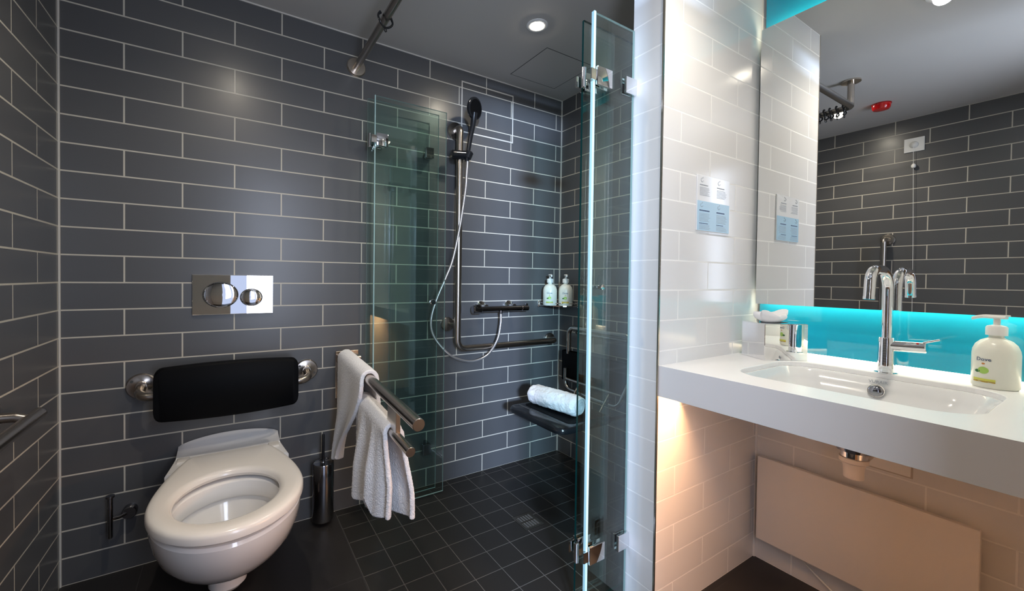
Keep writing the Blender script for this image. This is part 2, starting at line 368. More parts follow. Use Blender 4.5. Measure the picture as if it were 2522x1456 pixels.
# seat ring
def sprof(u):
    if u < 0.44: return math.sqrt(max(0, 1-(1-u/0.44)**2))
    s = (u-0.44)/0.56; return 1-0.36*(s**1.7)
def seat_ring(k, z): return polar(outline(-0.738+k, 0.224-k, z, yb=-0.118-k*0.3, prof=sprof))
def seat_hole(k, z):
    return [Vector((TX-0.006+(0.151+k)*math.cos(2*PI*i/84), -0.488+(0.172+k)*math.sin(2*PI*i/84), z)) for i in range(84)]
bm = bmesh.new()
seq = [seat_ring(0.004, 0.4085), seat_ring(0.0, 0.4115), seat_ring(0.0, 0.427), seat_ring(0.003, 0.4345), seat_ring(0.009, 0.439), seat_ring(0.024, 0.441),
       seat_hole(0.020, 0.440), seat_hole(0.010, 0.437), seat_hole(0.003, 0.430), seat_hole(0.0, 0.422), seat_hole(0.004, 0.412)]
add_loft(bm, seq+[seq[0]], False, False); bmesh.ops.remove_doubles(bm, verts=bm.verts, dist=1e-5)
link('seat', fix(bm), M_seat, toilet, True)
for s in (-1, 1):
    x0 = TX+s*0.137; x1 = TX+s*0.178
    link('hinge_block', box((min(x0, x1), -0.150, 0.425), (max(x0, x1), -0.100, 0.4375), 0.004, 3), M_hinge, toilet, True)

# flush plate
t = thing('flush_plate', 'polished chrome dual flush plate on the dark tiles above the toilet', 'flush plate', (0.547, 0, 1.07))
link('plate', box((0.397, -0.012, 0.988), (0.697, 0, 1.157), 0.002, 2), M_polish, t)
for nm, x, z, a, b in (('large_button', 0.497, 1.072, 0.063, 0.053), ('small_button', 0.611, 1.060, 0.042, 0.037)):
    bm = bmesh.new()
    add_loft(bm, [[Vector((x+a*k*math.cos(2*PI*i/48), -0.012-h, z+b*k*math.sin(2*PI*i/48))) for i in range(48)] for k, h in ((1.0, -0.004), (1.0, 0.0030), (0.965, 0.0045), (0.93, 0.0030), (0.80, 0.0046), (0.55, 0.0062), (0.25, 0.0070), (0.02, 0.0072))])
    link(nm, fix(bm), M_polish, t, True)
    bm = bmesh.new()
    add_loft(bm, [[Vector((x+a*k*math.cos(2*PI*i/48), -0.0122, z+b*k*math.sin(2*PI*i/48))) for i in range(48)] for k in (1.0, 1.04)], False, False)
    link('button_gap', bm, M_groove, t)
bm = bmesh.new(); add_box(bm, (0.662, -0.0125, 1.1475), (0.668, -0.012, 1.1495)); add_box(bm, (0.671, -0.0125, 1.1479), (0.685, -0.012, 1.1491))
link('maker_mark', bm, M_gtext, t)

# back support
t = thing('toilet_back_support', 'wide black padded back rest on steel rail above the toilet', 'back rest', (TX, 0, 0.70))
bm = bmesh.new()
def bulge(i, n=28): s = -1+2*i/n; return s
rings = []
for i in range(41):
    s = -1+2*i/40; s = s if abs(s) < 0.8 else math.copysign(0.9+0.1*math.sin((abs(s)-0.8)/0.2*PI/2), s); s = s*0.9/0.8 if abs(s) < 0.8 else s
    x = 0.537+0.248*s
    e = max(0.0, (abs(s)-0.90)/0.10); e = 1-math.sqrt(max(0, 1-e*e))
    top = 0.806-0.020*s*s*0.3-0.028*e+0.006*(1-s*s); bot = 0.600-0.008*(1-s*s)+0.028*e
    yc = -0.135-0.012*(1-s*s)
    pr = [(yc-0.020, bot+0.012), (yc-0.013, bot+0.003), (yc, bot), (yc+0.015, bot), (yc+0.024, bot+0.01), (yc+0.024, top-0.01), (yc+0.015, top), (yc, top), (yc-0.013, top-0.003), (yc-0.020, top-0.012)]
    rings.append([Vector((x, y, z)) for y, z in pr])
add_loft(bm, rings)
link('pad', fix(bm), M_black, t, True)
link('rail', tube([(0.236, -0.012, 0.712), (0.236, -0.098, 0.690), (0.838, -0.098, 0.690), (0.838, -0.012, 0.712)], 0.017, 20, rad=0.045), M_steel, t, True)
for x in (0.236, 0.838):
    link('flange', lathe((x, 0, 0.715), (0, -1, 0), [(0.050, 0), (0.050, 0.010), (0.046, 0.015), (0.022, 0.0165), (0.018, 0.020), (0.0, 0.020)], 40), M_steel, t, True)
    for sx, sz in ((x-0.030, 0.737), (x+0.034, 0.70)):
        link('screw', lathe((sx, -0.0150, sz), (0, -1, 0), [(0.005, 0), (0.005, 0.0012), (0.0, 0.0012)], 14), M_groove, t)

# folding support rail with towels
t = thing('folding_support_rail', 'brushed steel double folding support rail standing out from the wall right of the toilet', 'grab rail', (1.02, 0, 0.68))
link('wall_plate', box((0.969, -0.012, 0.560), (1.081, 0, 0.792), 0.003, 2), M_steelb, t)
bm = bmesh.new(); add_box(bm, (0.975, -0.050, 0.735), (1.075, -0.010, 0.775), 0.004); add_box(bm, (0.985, -0.060, 0.640), (1.015, -0.010, 0.745), 0.003); add_cyl(bm, (0.972, -0.055, 0.762), (1.078, -0.055, 0.762), 0.012)
link('hinge', fix(bm), M_steelb, t, True)
def rail_bar(p, q, r):
    bm = bmesh.new(); add_cyl(bm, p, q, r, 36, 0.0015); return fix(bm)
link('upper_bar', rail_bar((1.0, -0.055, 0.776), (1.0, -0.970, 0.727), 0.0195), M_steelb, t, True)
link('lower_bar', rail_bar((1.0, -0.055, 0.672), (1.0, -0.910, 0.625), 0.0155), M_steelb, t, True)
link('link_plate', fix(add_box(bmesh.new(), (0.992, -0.800, 0.628), (1.008, -0.715, 0.735), 0.002)), M_steelb, t)

def towel(name, label, bx, bz, rad, y0, y1, zL, zR, fl, fr, group, seed):
    """cloth folded over a bar that runs along Y; fl/fr(t,u) -> (y, dx) for the two hanging sides, t 0..1 down, u 0..1 across"""
    NU, NT = 56, 34; rnd = random.Random(seed); grid = []
    path = []
    for j in range(NT, 0, -1): path.append(('L', j/NT))
    for j in range(9): path.append(('A', j/8))
    for j in range(1, NT+1): path.append(('R', j/NT))
    for side, tt in path:
        row = []
        for i in range(NU+1):
            u = i/NU; yb = y0+(y1-y0)*u
            bzz = bz(yb)
            if side == 'A':
                a = PI*(1-tt); row.append(Vector((bx+rad*math.cos(a), yb, bzz+rad*math.sin(a))))
            else:
                f, zz, s = (fl, zL, -1) if side == 'L' else (fr, zR, 1)
                y, dx, ze = f(tt, u); row.append(Vector((bx+s*rad+dx, y, bzz+(ze-bzz)*tt)))
        grid.append(row)
    bm = bmesh.new(); vs = [[bm.verts.new(p) for p in r] for r in grid]
    for a in range(len(vs)-1):
        for b in range(NU): bm.faces.new((vs[a][b], vs[a][b+1], vs[a+1][b+1], vs[a+1][b]))
    o = link(name, fix(bm), M_towel, None, True)
    sm = o.modifiers.new('thick', 'SOLIDIFY'); sm.thickness = 0.016; sm.offset = 0
    bv = o.modifiers.new('sub', 'SUBSURF'); bv.levels = 1; bv.render_levels = 2
    tx = bpy.data.textures.new('terry', 'CLOUDS'); tx.noise_scale = 0.004
    dm = o.modifiers.new('pile', 'DISPLACE'); dm.texture = tx; dm.strength = 0.0045; dm.texture_coords = 'LOCAL'
    return tag(o, label, 'towel', group)
def sm_(t): return t*t*(3-2*t)
# upper towel: bunched at its foot
def f1l(t, u):
    k = sm_(t); y = (-0.085-0.395*u)*(1-k)+(-0.055-0.115*u)*k+(-0.03*math.sin(PI*t))*u
    dx = 0.016*t*math.cos(u*PI*3.0)-0.012*t; return y, dx, 0.285+0.045*u
def f1r(t, u):
    k = sm_(t); y = (-0.085-0.395*u)*(1-k)+(-0.27-0.26*u)*k; return y, 0.012*t*math.sin(u*9), 0.50
towel('hand_towel', 'white towel over the upper bar of the folding rail, nearest the wall', 1.0, lambda y: 0.779+0.0527*y, 0.030, -0.085, -0.480, 0, 0, f1l, f1r, 'white towels on the folding rail', 1)
# lower towel: hangs long in pleats
def f2l(t, u):
    k = sm_(min(1, t*1.3)); y = (-0.400-0.350*u)*(1-k)+(-0.375-0.400*u)*k
    dx = (0.020*math.sin(u*PI*4.6+0.6)+0.006*math.sin(u*PI*11))*min(1, t*1.6)-0.014*t
    ze = 0.345-0.035*min(1, max(0, u-0.08)/0.25)+0.10*max(0, u-0.55)+0.055*math.exp(-((u-0.70)/0.05)**2)
    return y, dx, ze
def f2r(t, u):
    k = sm_(min(1, t*1.2)); y = (-0.400-0.350*u)*(1-k)+(-0.545-0.275*u)*k
    dx = (0.018*math.sin(u*PI*2.4+1.2))*min(1, t*1.5)+0.006; ze = 0.36-0.02*math.sin(u*PI); return y, dx, ze
towel('hand_towel', 'white towel hanging long and pleated from the lower bar of the folding rail', 1.0, lambda y: 0.675+0.055*y, 0.026, -0.400, -0.750, 0, 0, f2l, f2r, 'white towels on the folding rail', 2)

# toilet brush
t = thing('toilet_brush', 'dark steel toilet brush set against the wall right of the toilet', 'toilet brush', (0.905, -0.07, 0))
link('canister', lathe((0.905, -0.065, 0.02), (0, 0, 1), [(0.046, 0), (0.048, 0.004), (0.048, 0.262), (0.046, 0.266), (0.043, 0.262), (0.0, 0.258)], 40), M_dchrome, t, True)
link('lid', lathe((0.905, -0.065, 0.279), (0, 0, 1), [(0.042, 0), (0.042, 0.006), (0.012, 0.008), (0.010, 0.012), (0.0, 0.012)], 36), M_dchrome, t, True)
link('handle', lathe((0.905, -0.065, 0.288), (0, 0, 1), [(0.0065, 0), (0.0065, 0.125), (0.005, 0.130), (0.0, 0.130)], 20), M_blackgloss, t, True)
link('bracket', box((0.890, -0.025, 0.16), (0.920, 0, 0.20), 0.003), M_dchrome, t)
# spare roll holder
t = thing('spare_roll_holder', 'slim chrome upright roll holder on the tiles left of the toilet', 'roll holder', (0.165, 0, 0.25))
link('rod', lathe((0.150, -0.055, 0.165), (0, 0, 1), [(0.007, 0), (0.0085, 0.002), (0.0085, 0.150), (0.0135, 0.153), (0.0135, 0.160), (0.0, 0.161)], 24), M_dchrome, t, True)
link('arm', fix(add_tube(bmesh.new(), [(0.195, -0.020, 0.232), (0.175, -0.045, 0.232), (0.152, -0.055, 0.235)], 0.006, 14)), M_dchrome, t, True)
link('wall_mount', lathe((0.200, 0, 0.232), (0, -1, 0), [(0.024, 0), (0.024, 0.026), (0.021, 0.030), (0.0, 0.030)], 32), M_dchrome, t, True)

# left wall grab rail
t = thing('angled_grab_rail', 'brushed steel L-shaped grab rail on the left wall', 'grab rail', (0, -0.80, 0.76))
link('rail', tube([(0.012, -1.046, 1.480), (0.070, -1.040, 1.480), (0.070, -1.036, 0.745), (0.072, -0.44, 0.758)], 0.017, 22, rad=0.045), M_steel, t, True)
link('end_cap', lathe((0.072, -0.4405, 0.758), (0, 1, 0.02), [(0.017, 0), (0.0165, 0.006), (0.012, 0.011), (0.0, 0.013)], 24), M_blackgloss, t, True)
link('standoff', tube([(0.010, -0.50, 0.772), (0.045, -0.50, 0.770), (0.070, -0.50, 0.760)], 0.013, 18, rad=0.02), M_steel, t, True)
for y, z in ((-1.046, 1.480), (-0.50, 0.772)):
    link('flange', lathe((0, y, z), (1, 0, 0), [(0.042, 0), (0.042, 0.008), (0.038, 0.012), (0.018, 0.014), (0.0, 0.014)], 36), M_steel, t, True)

# emergency pull switch and cord
t = thing('pull_switch', 'white emergency switch plate with pull cord high on the left wall, seen in the mirror', 'switch', (0, -1.17, 2.15))
link('plate', box((0, -1.222, 2.099), (0.009, -1.119, 2.197), 0.002), M_plast, t)
link('toggle', lathe((0.009, -1.170, 2.148), (1, 0, 0), [(0.024, 0), (0.022, 0.006), (0.014, 0.014), (0.0, 0.018)], 28), M_plast, t, True)
link('cord', tube([(0.020, -1.170, 2.145), (0.021, -1.172, 2.0), (0.021, -1.182, 1.4), (0.021, -1.189, 0.60)], 0.0012, 8), M_plast, t)
link('bead', lathe((0.021, -1.173, 2.012), (0, 0, -1), [(0.004, 0), (0.012, 0.010), (0.013, 0.022), (0.009, 0.030), (0.0, 0.032)], 20), M_plast, t, True)
# red beacon
t = thing('alarm_beacon', 'round red alarm beacon on the ceiling, seen in the mirror', 'alarm', (0.49, -1.115, H))
link('base', lathe((0.49, -1.115, H), (0, 0, -1), [(0.050, 0), (0.050, 0.006), (0.0, 0.006)], 36), mat('red_base', (0.30, 0.005, 0.005), 0.4), t, True)
link('lens', lathe((0.49, -1.115, H-0.006), (0, 0, -1), [(0.048, 0), (0.046, 0.022), (0.040, 0.032), (0.026, 0.036), (0.0, 0.037)], 36), M_red, t, True)

# ------------------------------------------------------------------ curtain rail and rings
t = thing('curtain_rail', 'brushed steel curtain rail running out from the tiled wall below the ceiling', 'curtain rail', (1.06, -0.5, 2.19))
link('rail', tube([(1.060, -0.010, 2.190), (1.060, -1.135, 2.190), (1.745, -1.135, 2.190)], 0.0165, 20, rad=0.03), M_steel, t, True)
for b, a in (((1.060, 0, 2.190), (0, -1, 0)), ((1.750, -1.135, 2.190), (-1, 0, 0))):
    link('flange', lathe(b, a, [(0.046, 0), (0.046, 0.009), (0.042, 0.013), (0.019, 0.015), (0.0, 0.015)], 36), M_steelb, t, True)
link('flange_screw', lathe((1.034, -0.012, 2.19), (0, -1, 0), [(0.005, 0), (0.005, 0.002), (0.0, 0.002)], 14), M_groove, t)
pst = link('post', lathe((1.052, -1.125, H), (0, 0, -1), [(0.0165, 0), (0.0165, 0.150), (0.0, 0.150)], 24), M_steelb, t, True)
link('post_flange', lathe((1.052, -1.125, H), (0, 0, -1), [(0.046, 0), (0.046, 0.009), (0.018, 0.012), (0.0, 0.012)], 36), M_steelb, t, True)
def ring_thing(y, label, rz=0, tilt=0):
    t = thing('curtain_ring', label, 'curtain ring', (1.060, y, 2.190), rz, 'black curtain rings on the rail')
    c = Vector((0, 0, -0.006)); bm = bmesh.new(); pts = []
    for i in range(25):
        a = math.radians(130+280*i/24); pts.append(Vector((0.031*math.cos(a), 0.004*math.sin(3*a)*tilt, -0.004+0.030*math.sin(a))))
    add_tube(bm, pts, 0.0042, 10, 0, lambda s: 0.0042+0.0022*(abs(2*s-1)**6)); 
    r = link('ring', fix(bm), M_blackgloss, None, True); r.parent = t
    bm = bmesh.new(); add_tube(bm, [(0.0, 0, -0.033), (0.004, 0.002, -0.040), (0.006, 0.002, -0.048), (0, 0, -0.053), (-0.006, -0.002, -0.048), (-0.004, -0.002, -0.040), (0, 0, -0.034)], 0.0022, 8)
    h = link('hook', fix(bm), M_blackgloss, None, True); h.parent = t
    return t
ring_thing(-0.452, 'lone black curtain ring halfway along the curtain rail', 0.15, 1)
ORD = ['first', 'second', 'third', 'fourth', 'fifth', 'sixth', 'seventh', 'eighth', 'ninth', 'tenth', 'eleventh']
for k in range(11):
    ring_thing(-1.098+0.030*k+random.uniform(-0.004, 0.004), ('black curtain ring nearest the ceiling post, in the bunch seen in the mirror' if k == 0 else ORD[k]+' black curtain ring counted from the ceiling post, in the bunch seen in the mirror'), random.uniform(-0.2, 0.2), 1)

# ------------------------------------------------------------------ shower doors
def pane(t, x0, x1, y, z0, z1, th=0.008, edge_dark=False, le=None):
    bm = box((x0, y-th/2, z0), (x1, y+th/2, z1)); bm.normal_update()
    for f in bm.faces: f.material_index = 0 if abs(f.normal.y) > 0.5 else 1
    return link('glass_pane', bm, None, t, mats=[M_glass, M_gedged if edge_dark else M_gedge])
def hinge(t, x0, x1, y0, y1, z0, z1):
    bm = bmesh.new(); add_box(bm, (x0+0.022, y0-0.016, z0), (x1, y0-0.006, z1), 0.0015); add_box(bm, (x0+0.022, y0+0.006, z0), (x1, y0+0.012, z1), 0.0015)
    add_box(bm, (x0+0.022, y1-0.012, z0), (x1-0.01, y1-0.006, z1), 0.0015); add_box(bm, (x0+0.022, y1+0.006, z0), (x1-0.01, y1+0.014, z1), 0.0015)
    add_cyl(bm, (x0, (y0+y1)/2, z0-0.004), (x0, (y0+y1)/2, z1+0.004), 0.0085, 20, 0.002)
    add_box(bm, (x0-0.002, y0-0.012, z0+0.012), (x0+0.030, y0-0.008, z1-0.012)); add_box(bm, (x0-0.002, y1+0.006, z0+0.012), (x0+0.030, y1+0.011, z1-0.012))
    return link('hinge', fix(bm), M_chrome, t, True)
ZT = 2.030
t = thing('folding_shower_door', 'folded pair of green glass shower leaves resting along the tiled back wall', 'shower door', (1.31, -0.08, 0))
link('edge_seal', box((1.1225, -0.112, 0.012), (1.127, -0.102, ZT+0.002), 0.001), M_seal2, t)
pane(t, 1.127, 1.508, -0.107, 0.012, ZT); pane(t, 1.104, 1.488, -0.055, 0.012, ZT)
hinge(t, 1.108, 1.187, -0.107, -0.055, 1.790, 1.850); hinge(t, 1.108, 1.187, -0.107, -0.055, 0.200, 0.262)
for z in (1.790, 0.205):
    link('clamp_plate', box((1.412, -0.068, z), (1.456, -0.059, z+0.056), 0.0015), M_chrome if z > 1 else M_dchrome, t)
    bm = bmesh.new(); add_box(bm, (1.412, -0.051, z), (1.456, -0.044, z+0.056), 0.0015); add_box(bm, (1.440, -0.048, z), (1.456, -0.0005, z+0.056), 0.0015)
    link('wall_bracket', fix(bm), M_chrome if z > 1 else M_dchrome, t)
link('knob', lathe((1.425, -0.111, 1.030), (0, -1, 0), [(0.009, 0), (0.007, 0.006), (0.007, 0.016), (0.015, 0.020), (0.016, 0.032), (0.013, 0.035), (0.0, 0.035)], 28), M_chrome, t, True)
t = thing('folding_shower_door', 'folded pair of green glass shower leaves fixed to the white tiled wall end', 'shower door', (1.65, -1.08, 0))
link('edge_seal', box((1.541, -1.107, 0.012), (1.551, -1.094, ZT+0.002), 0.002), M_seal2, t)
pane(t, 1.551, 1.745, -1.100, 0.012, ZT); pane(t, 1.549, 1.930, -1.050, 0.012, ZT, edge_dark=True)
hinge(t, 1.530, 1.622, -1.100, -1.050, 1.793, 1.853); hinge(t, 1.530, 1.622, -1.100, -1.050, 0.205, 0.265)
for z in (1.802, 0.200):
    link('wall_bracket', box((1.694, -1.113, z), (1.7495, -1.104, z+0.056), 0.0015), M_chrome, t)
    link('clamp_plate', box((1.694, -1.0955, z), (1.742, -1.088, z+0.056), 0.0015), M_chrome, t)
link('knob', lathe((1.585, -1.104, 1.130), (0, -1, 0), [(0.006, 0), (0.005, 0.004), (0.005, 0.008), (0.009, 0.011), (0.009, 0.018), (0.0, 0.019)], 28), M_chrome, t, True)

# ------------------------------------------------------------------ shower fittings
t = thing('shower_grab_rail', 'brushed steel L-shaped grab rail on the shower back wall', 'grab rail', (1.61, 0, 0.76))
link('rail', tube([(1.617, -0.010, 1.985), (1.608, -0.075, 1.985), (1.606, -0.075, 0.762), (2.325, -0.075, 0.762), (2.335, -0.010, 0.762)], 0.0190, 22, rad=0.052), M_steel, t, True)
link('standoff', tube([(1.580, -0.008, 0.897), (1.606, -0.070, 0.897)], 0.010, 16), M_steel, t, True)
for x, z, r in ((1.617, 1.985, 0.050), (2.335, 0.762, 0.040), (1.578, 0.895, 0.040)):
    link('flange', lathe((x, 0, z), (0, -1, 0), [(r, 0), (r, 0.010), (r-0.004, 0.014), (0.018, 0.016), (0.0, 0.016)], 40), M_steel, t, True)
t = thing('shower_slider', 'black slider clamp holding the hand shower on the upright rail', 'shower holder', (1.607, -0.09, 1.832))
bm = bmesh.new(); add_cyl(bm, (1.553, -0.080, 1.826), (1.640, -0.092, 1.832), 0.0255, 28, 0.006)
link('clamp', fix(bm), M_blackgloss, t, True)
bm = bmesh.new(); add_cyl(bm, (1.636, -0.105, 1.808), (1.652, -0.112, 1.850), 0.0220, 24, 0.006)
link('cradle', fix(bm), M_blackgloss, t, True)
t = thing('hand_shower', 'black oval hand shower held upright on the slider', 'shower head', (1.645, -0.115, 1.80))
hp = smooth_path([(1.634, -0.108, 1.795), (1.640, -0.112, 1.85), (1.650, -0.120, 1.93), (1.660, -0.128, 2.00), (1.662, -0.135, 2.055)], 6)
link('handle', tube(hp, 0.012, 18, 0, lambda s: 0.0115+0.006*s*s), M_blackgloss, t, True)
hd = Vector((0.37, -0.92, -0.14)).normalized()
link('head', lathe(Vector((1.664, -0.125, 2.082))-hd*0.012, hd, [(0.0, -0.006), (0.034, -0.003), (0.053, 0.006), (0.059, 0.016), (0.058, 0.024), (0.053, 0.027), (0.0, 0.027)], 40), M_blackgloss, t, True)
link('spray_face', lathe(Vector((1.664, -0.125, 2.082))+hd*0.0148, hd, [(0.048, 0), (0.048, 0.0012), (0.0, 0.0016)], 36), M_black, t, True)
hz = [(1.638, -0.110, 1.795), (1.634, -0.108, 1.72), (1.629, -0.106, 1.635), (1.596, -0.106, 1.432), (1.556, -0.104, 1.254), (1.518, -0.098, 1.155), (1.471, -0.084, 1.036), (1.444, -0.078, 0.929), (1.461, -0.080, 0.842), (1.527, -0.100, 0.755), (1.602, -0.106, 0.71), (1.693, -0.107, 0.693), (1.787, -0.107, 0.721), (1.856, -0.098, 0.798), (1.885, -0.088, 0.887), (1.893, -0.078, 0.950)]
tag(link('shower_hose', tube(smooth_path(hz, 10), 0.0066, 12), mat('hose_chrome', (0.78, 0.77, 0.80), 0.28, 0.9), None, True), 'silver shower hose looping from the hand shower down to the mixer', 'hose')
t = thing('shower_mixer', 'chrome thermostatic bar mixer with a knob at each end on the shower wall', 'shower mixer', (1.91, 0, 0.98))
bm = bmesh.new(); add_cyl(bm, (1.760, -0.070, 0.978), (2.045, -0.070, 0.978), 0.0175, 28, 0.002); add_cyl(bm, (1.893, -0.078, 0.968), (1.893, -0.078, 0.948), 0.009)
link('body', fix(bm), M_dchrome, t, True)
bm = bmesh.new(); add_cyl(bm, (1.706, -0.070, 0.978), (1.757, -0.070, 0.978), 0.0245, 30, 0.004); add_box(bm, (1.710, -0.094, 0.990), (1.745, -0.074, 1.008), 0.004)
link('temperature_knob', fix(bm), M_dchrome, t, True)
bm = bmesh.new(); add_cyl(bm, (2.048, -0.070, 0.978), (2.100, -0.070, 0.978), 0.0185, 30, 0.004); add_box(bm, (2.082, -0.078, 0.99), (2.096, -0.062, 1.006), 0.003)
link('flow_knob', fix(bm), M_dchrome, t, True)
for x in (1.80, 2.00):
    link('wall_cover', lathe((x, 0, 0.988), (0, -1, 0), [(0.034, 0), (0.033, 0.008), (0.022, 0.014), (0.016, 0.016), (0.016, 0.066), (0.0, 0.066)], 32), M_chrome, t, True)
# corner shelf and bottles
t = thing('corner_shelf', 'small chrome corner shelf in the far corner of the shower', 'shelf', (2.33, -0.09, 0.985))
bm = bmesh.new(); pts = [(2.414, -0.006)]+[(2.414-0.175*math.cos(a)*1.0, -0.006-0.200*math.sin(a)) for a in [PI/2*i/14 for i in range(15)]]
for z, zz in ((0.984, 0.990),):
    add_loft(bm, [[Vector((x, y, z)) for x, y in pts], [Vector((x, y, zz)) for x, y in pts]])
link('tray', fix(bm), M_chrome, t)
arc = [(2.410-0.165*math.cos(PI/2*i/14), -0.010-0.190*math.sin(PI/2*i/14), 1.004) for i in range(15)]
link('guard_rail', tube(arc, 0.003, 10), M_chrome, t, True)
for p in ((2.236, -0.010), (2.402, -0.200)):
    link('mount', lathe((p[0], p[1], 0.978), (0, 0, 1), [(0.010, 0), (0.011, 0.004), (0.011, 0.034), (0.008, 0.038), (0.0, 0.038)], 18), M_chrome, t, True)

def bottle(label, base, R, hb, face, name='soap_dispenser', band=M_lime, band2=M_gold, group=None, sq=1.0, gloss=M_cream, nozzle=None, ts=0.0155):
    """pump bottle; R body radius, hb body height; face = direction the label looks"""
    t = thing(name, label, 'soap dispenser', base, 0, group); B = Vector(base); f = Vector(face).normalized(); side = Vector((0, 0, 1)).cross(f)
    k = hb/0.115
    prof = [(R*0.92, 0), (R, 0.004*k), (R, 0.078*k), (R*0.97, 0.088*k), (R*0.86, 0.100*k), (R*0.66, 0.109*k), (R*0.40, 0.1145*k), (R*0.32, 0.117*k), (R*0.32, 0.124*k), (0, 0.124*k)]
    link('body', lathe(B, (0, 0, 1), prof, 44), gloss, t, True)
    cap = 0.122*k
    link('cap', lathe(B+Vector((0, 0, cap)), (0, 0, 1), [(R*0.46, 0), (R*0.46, 0.018*k), (R*0.40, 0.0215*k), (R*0.18, 0.024*k), (0, 0.024*k)], 36), M_plast, t, True)
    hz_ = cap+0.022*k
    nz = Vector(nozzle or face).normalized()
    bm = bmesh.new(); add_cyl(bm, B+Vector((0, 0, hz_)), B+Vector((0, 0, hz_+0.018*k)), R*0.15, 18)
    top = B+Vector((0, 0, hz_+0.020*k)); rr = []
    for i in range(15):
        s = i/14; x = -0.42+1.55*s; wd = R*(0.30*math.sin(PI*min(1, s*1.25+0.12))**0.6 if s < 0.7 else 0.20-0.10*(s-0.7)/0.3); zc = -0.002*k*(max(0, s-0.6)/0.4)**2*3
        s2 = Vector((0, 0, 1)).cross(nz)
        rr.append([top+nz*(x*R)+s2*(wd*math.cos(2*PI*j/12))+Vector((0, 0, zc+0.0042*k*math.sin(2*PI*j/12))) for j in range(12)])
    add_loft(bm, rr)
    link('pump', fix(bm), M_plast, t, True)
    def wrap(hh, off=0.0008):    # text-plane x,y -> on the curved front
        def g(co):
            a = co.x/R; rr_ = R+off+co.z*0.5; p = B+f*(rr_*math.cos(a))+side*(rr_*math.sin(a)); return (p.x, p.y, base[2]+hh*k+co.y)
        return g
    link('name_print', text_bm('Dove', ts, Matrix(), 0.0003, wrap(0.063)), M_navy, t)
    def patch(w_, h_, zc, m_, nm, ell=False, dx=0):
        bm = bmesh.new(); n_ = 20; P = []
        if ell: P = [Vector((dx+w_*math.cos(2*PI*i/n_), h_*math.sin(2*PI*i/n_), 0)) for i in range(n_)]
        else:
            P = [Vector((dx-w_+2*w_*i/9, -h_, 0)) for i in range(10)]+[Vector((dx+w_-2*w_*i/9, h_, 0)) for i in range(10)]
        g = wrap(zc); o1 = [Vector(g(p)) for p in P]; g2 = wrap(zc, -0.0004); o0 = [Vector(g2(p)) for p in P]
        add_loft(bm, [o0, o1]); link(nm, fix(bm), m_, t)
    patch(0.0028*k, 0.0018*k, 0.0565, M_orange, 'logo_mark', True)
    patch(0.0090*k, 0.0080*k, 0.041, M_green, 'cucumber_print', True, 0.0); patch(0.005*k, 0.0035*k, 0.0385, M_dgreen, 'leaf_print', True, -0.0105*k)
    patch(0.019*k, 0.0024*k, 0.0195, band, 'band_print'); patch(0.019*k, 0.0014*k, 0.0150, band2, 'band_edge')
    return t
tobottle = Vector((0.5348, -2.0608, 0))
bottle('white pump bottle on the corner shelf, the left one nearer the tiled back wall', (2.268, -0.080, 0.9902), 0.044, 0.135, (-0.70, -0.72, 0), group='pump bottles on the corner shelf', band=M_green, band2=M_gold, nozzle=(-0.5, -0.85, 0))
bottle('white pump bottle on the corner shelf, the right one nearer the side wall', (2.345, -0.140, 0.9902), 0.044, 0.135, (-0.72, -0.70, 0), group='pump bottles on the corner shelf', band=M_gold, band2=M_lime, nozzle=(-0.6, -0.8, 0))

# floor drain
t = thing('floor_drain', 'square steel slotted drain set in the black mosaic shower floor', 'drain', (1.742, -0.545, 0))
bm = bmesh.new(); add_ring_slab(bm, (1.690, -0.603), (1.796, -0.490), 0.012, 'z', 0.0045, 0.003)
link('frame', bm, M_steel, t)
link('sump', box((1.702, -0.591, 0.0015), (1.784, -0.502, 0.0022)), M_groove, t)
bm = bmesh.new()
for i in range(6): x = 1.706+i*0.0148; add_box(bm, (x, -0.590, 0.0022), (x+0.005, -0.503, 0.0042), 0.0005, 1)
add_box(bm, (1.703, -0.550, 0.0022), (1.783, -0.543, 0.0042))
link('grate', bm, M_steelb, t)

# ------------------------------------------------------------------ hanging shower seat
t = thing('hanging_shower_seat', 'black shower seat with steel frame hung on the side wall of the shower', 'shower seat', (2.30, -0.41, 0.47))
bm = bmesh.new()
for zo, k in ((0.450, 0.012), (0.444, 0.004), (0.440, 0.0), ): pass
def slab(x0, x1, y0, y1, z0, z1, r, bev=0.008):
    cx, cy, hx, hy = (x0+x1)/2, (y0+y1)/2, (x1-x0)/2, (y1-y0)/2; bm = bmesh.new()
    R2 = [(bev, z0), (bev*0.3, z0+bev*0.3), (0, z0+bev), (0, z1-bev), (bev*0.3, z1-bev*0.3), (bev, z1)]
    add_loft(bm, [[Vector((x, y, z)) for x, y in rrect(cx, cy, hx-k, hy-k, max(0.004, r-k*0.5), 8)] for k, z in R2]); return fix(bm)
link('seat', slab(1.810, 2.180, -0.690, -0.262, 0.438, 0.470, 0.055, 0.012), M_blackgloss, t, True)
bm = bmesh.new(); add_box(bm, (1.875, -0.660, 0.4695), (1.880, -0.290, 0.4712))
link('seat_groove', bm, M_groove, t)
link('seat_inset', slab(1.900, 2.160, -0.655, -0.297, 0.470, 0.4722, 0.03, 0.0007), M_black, t, True)
link('backrest', slab(2.338, 2.362, -0.660, -0.120, 0.520, 0.708, 0.02, 0.008), M_black, t, True)
link('hanging_rail', tube([(2.412, -0.200, 0.825), (2.385, -0.200, 0.825), (2.385, -0.590, 0.825), (2.412, -0.590, 0.825)], 0.0135, 18, rad=0.02), M_steel, t, True)
link('hanging_hoop', tube([(2.350, -0.170, 0.690), (2.350, -0.170, 0.856), (2.350, -0.640, 0.856), (2.350, -0.640, 0.690)], 0.0150, 20, rad=0.045), M_steel, t, True)
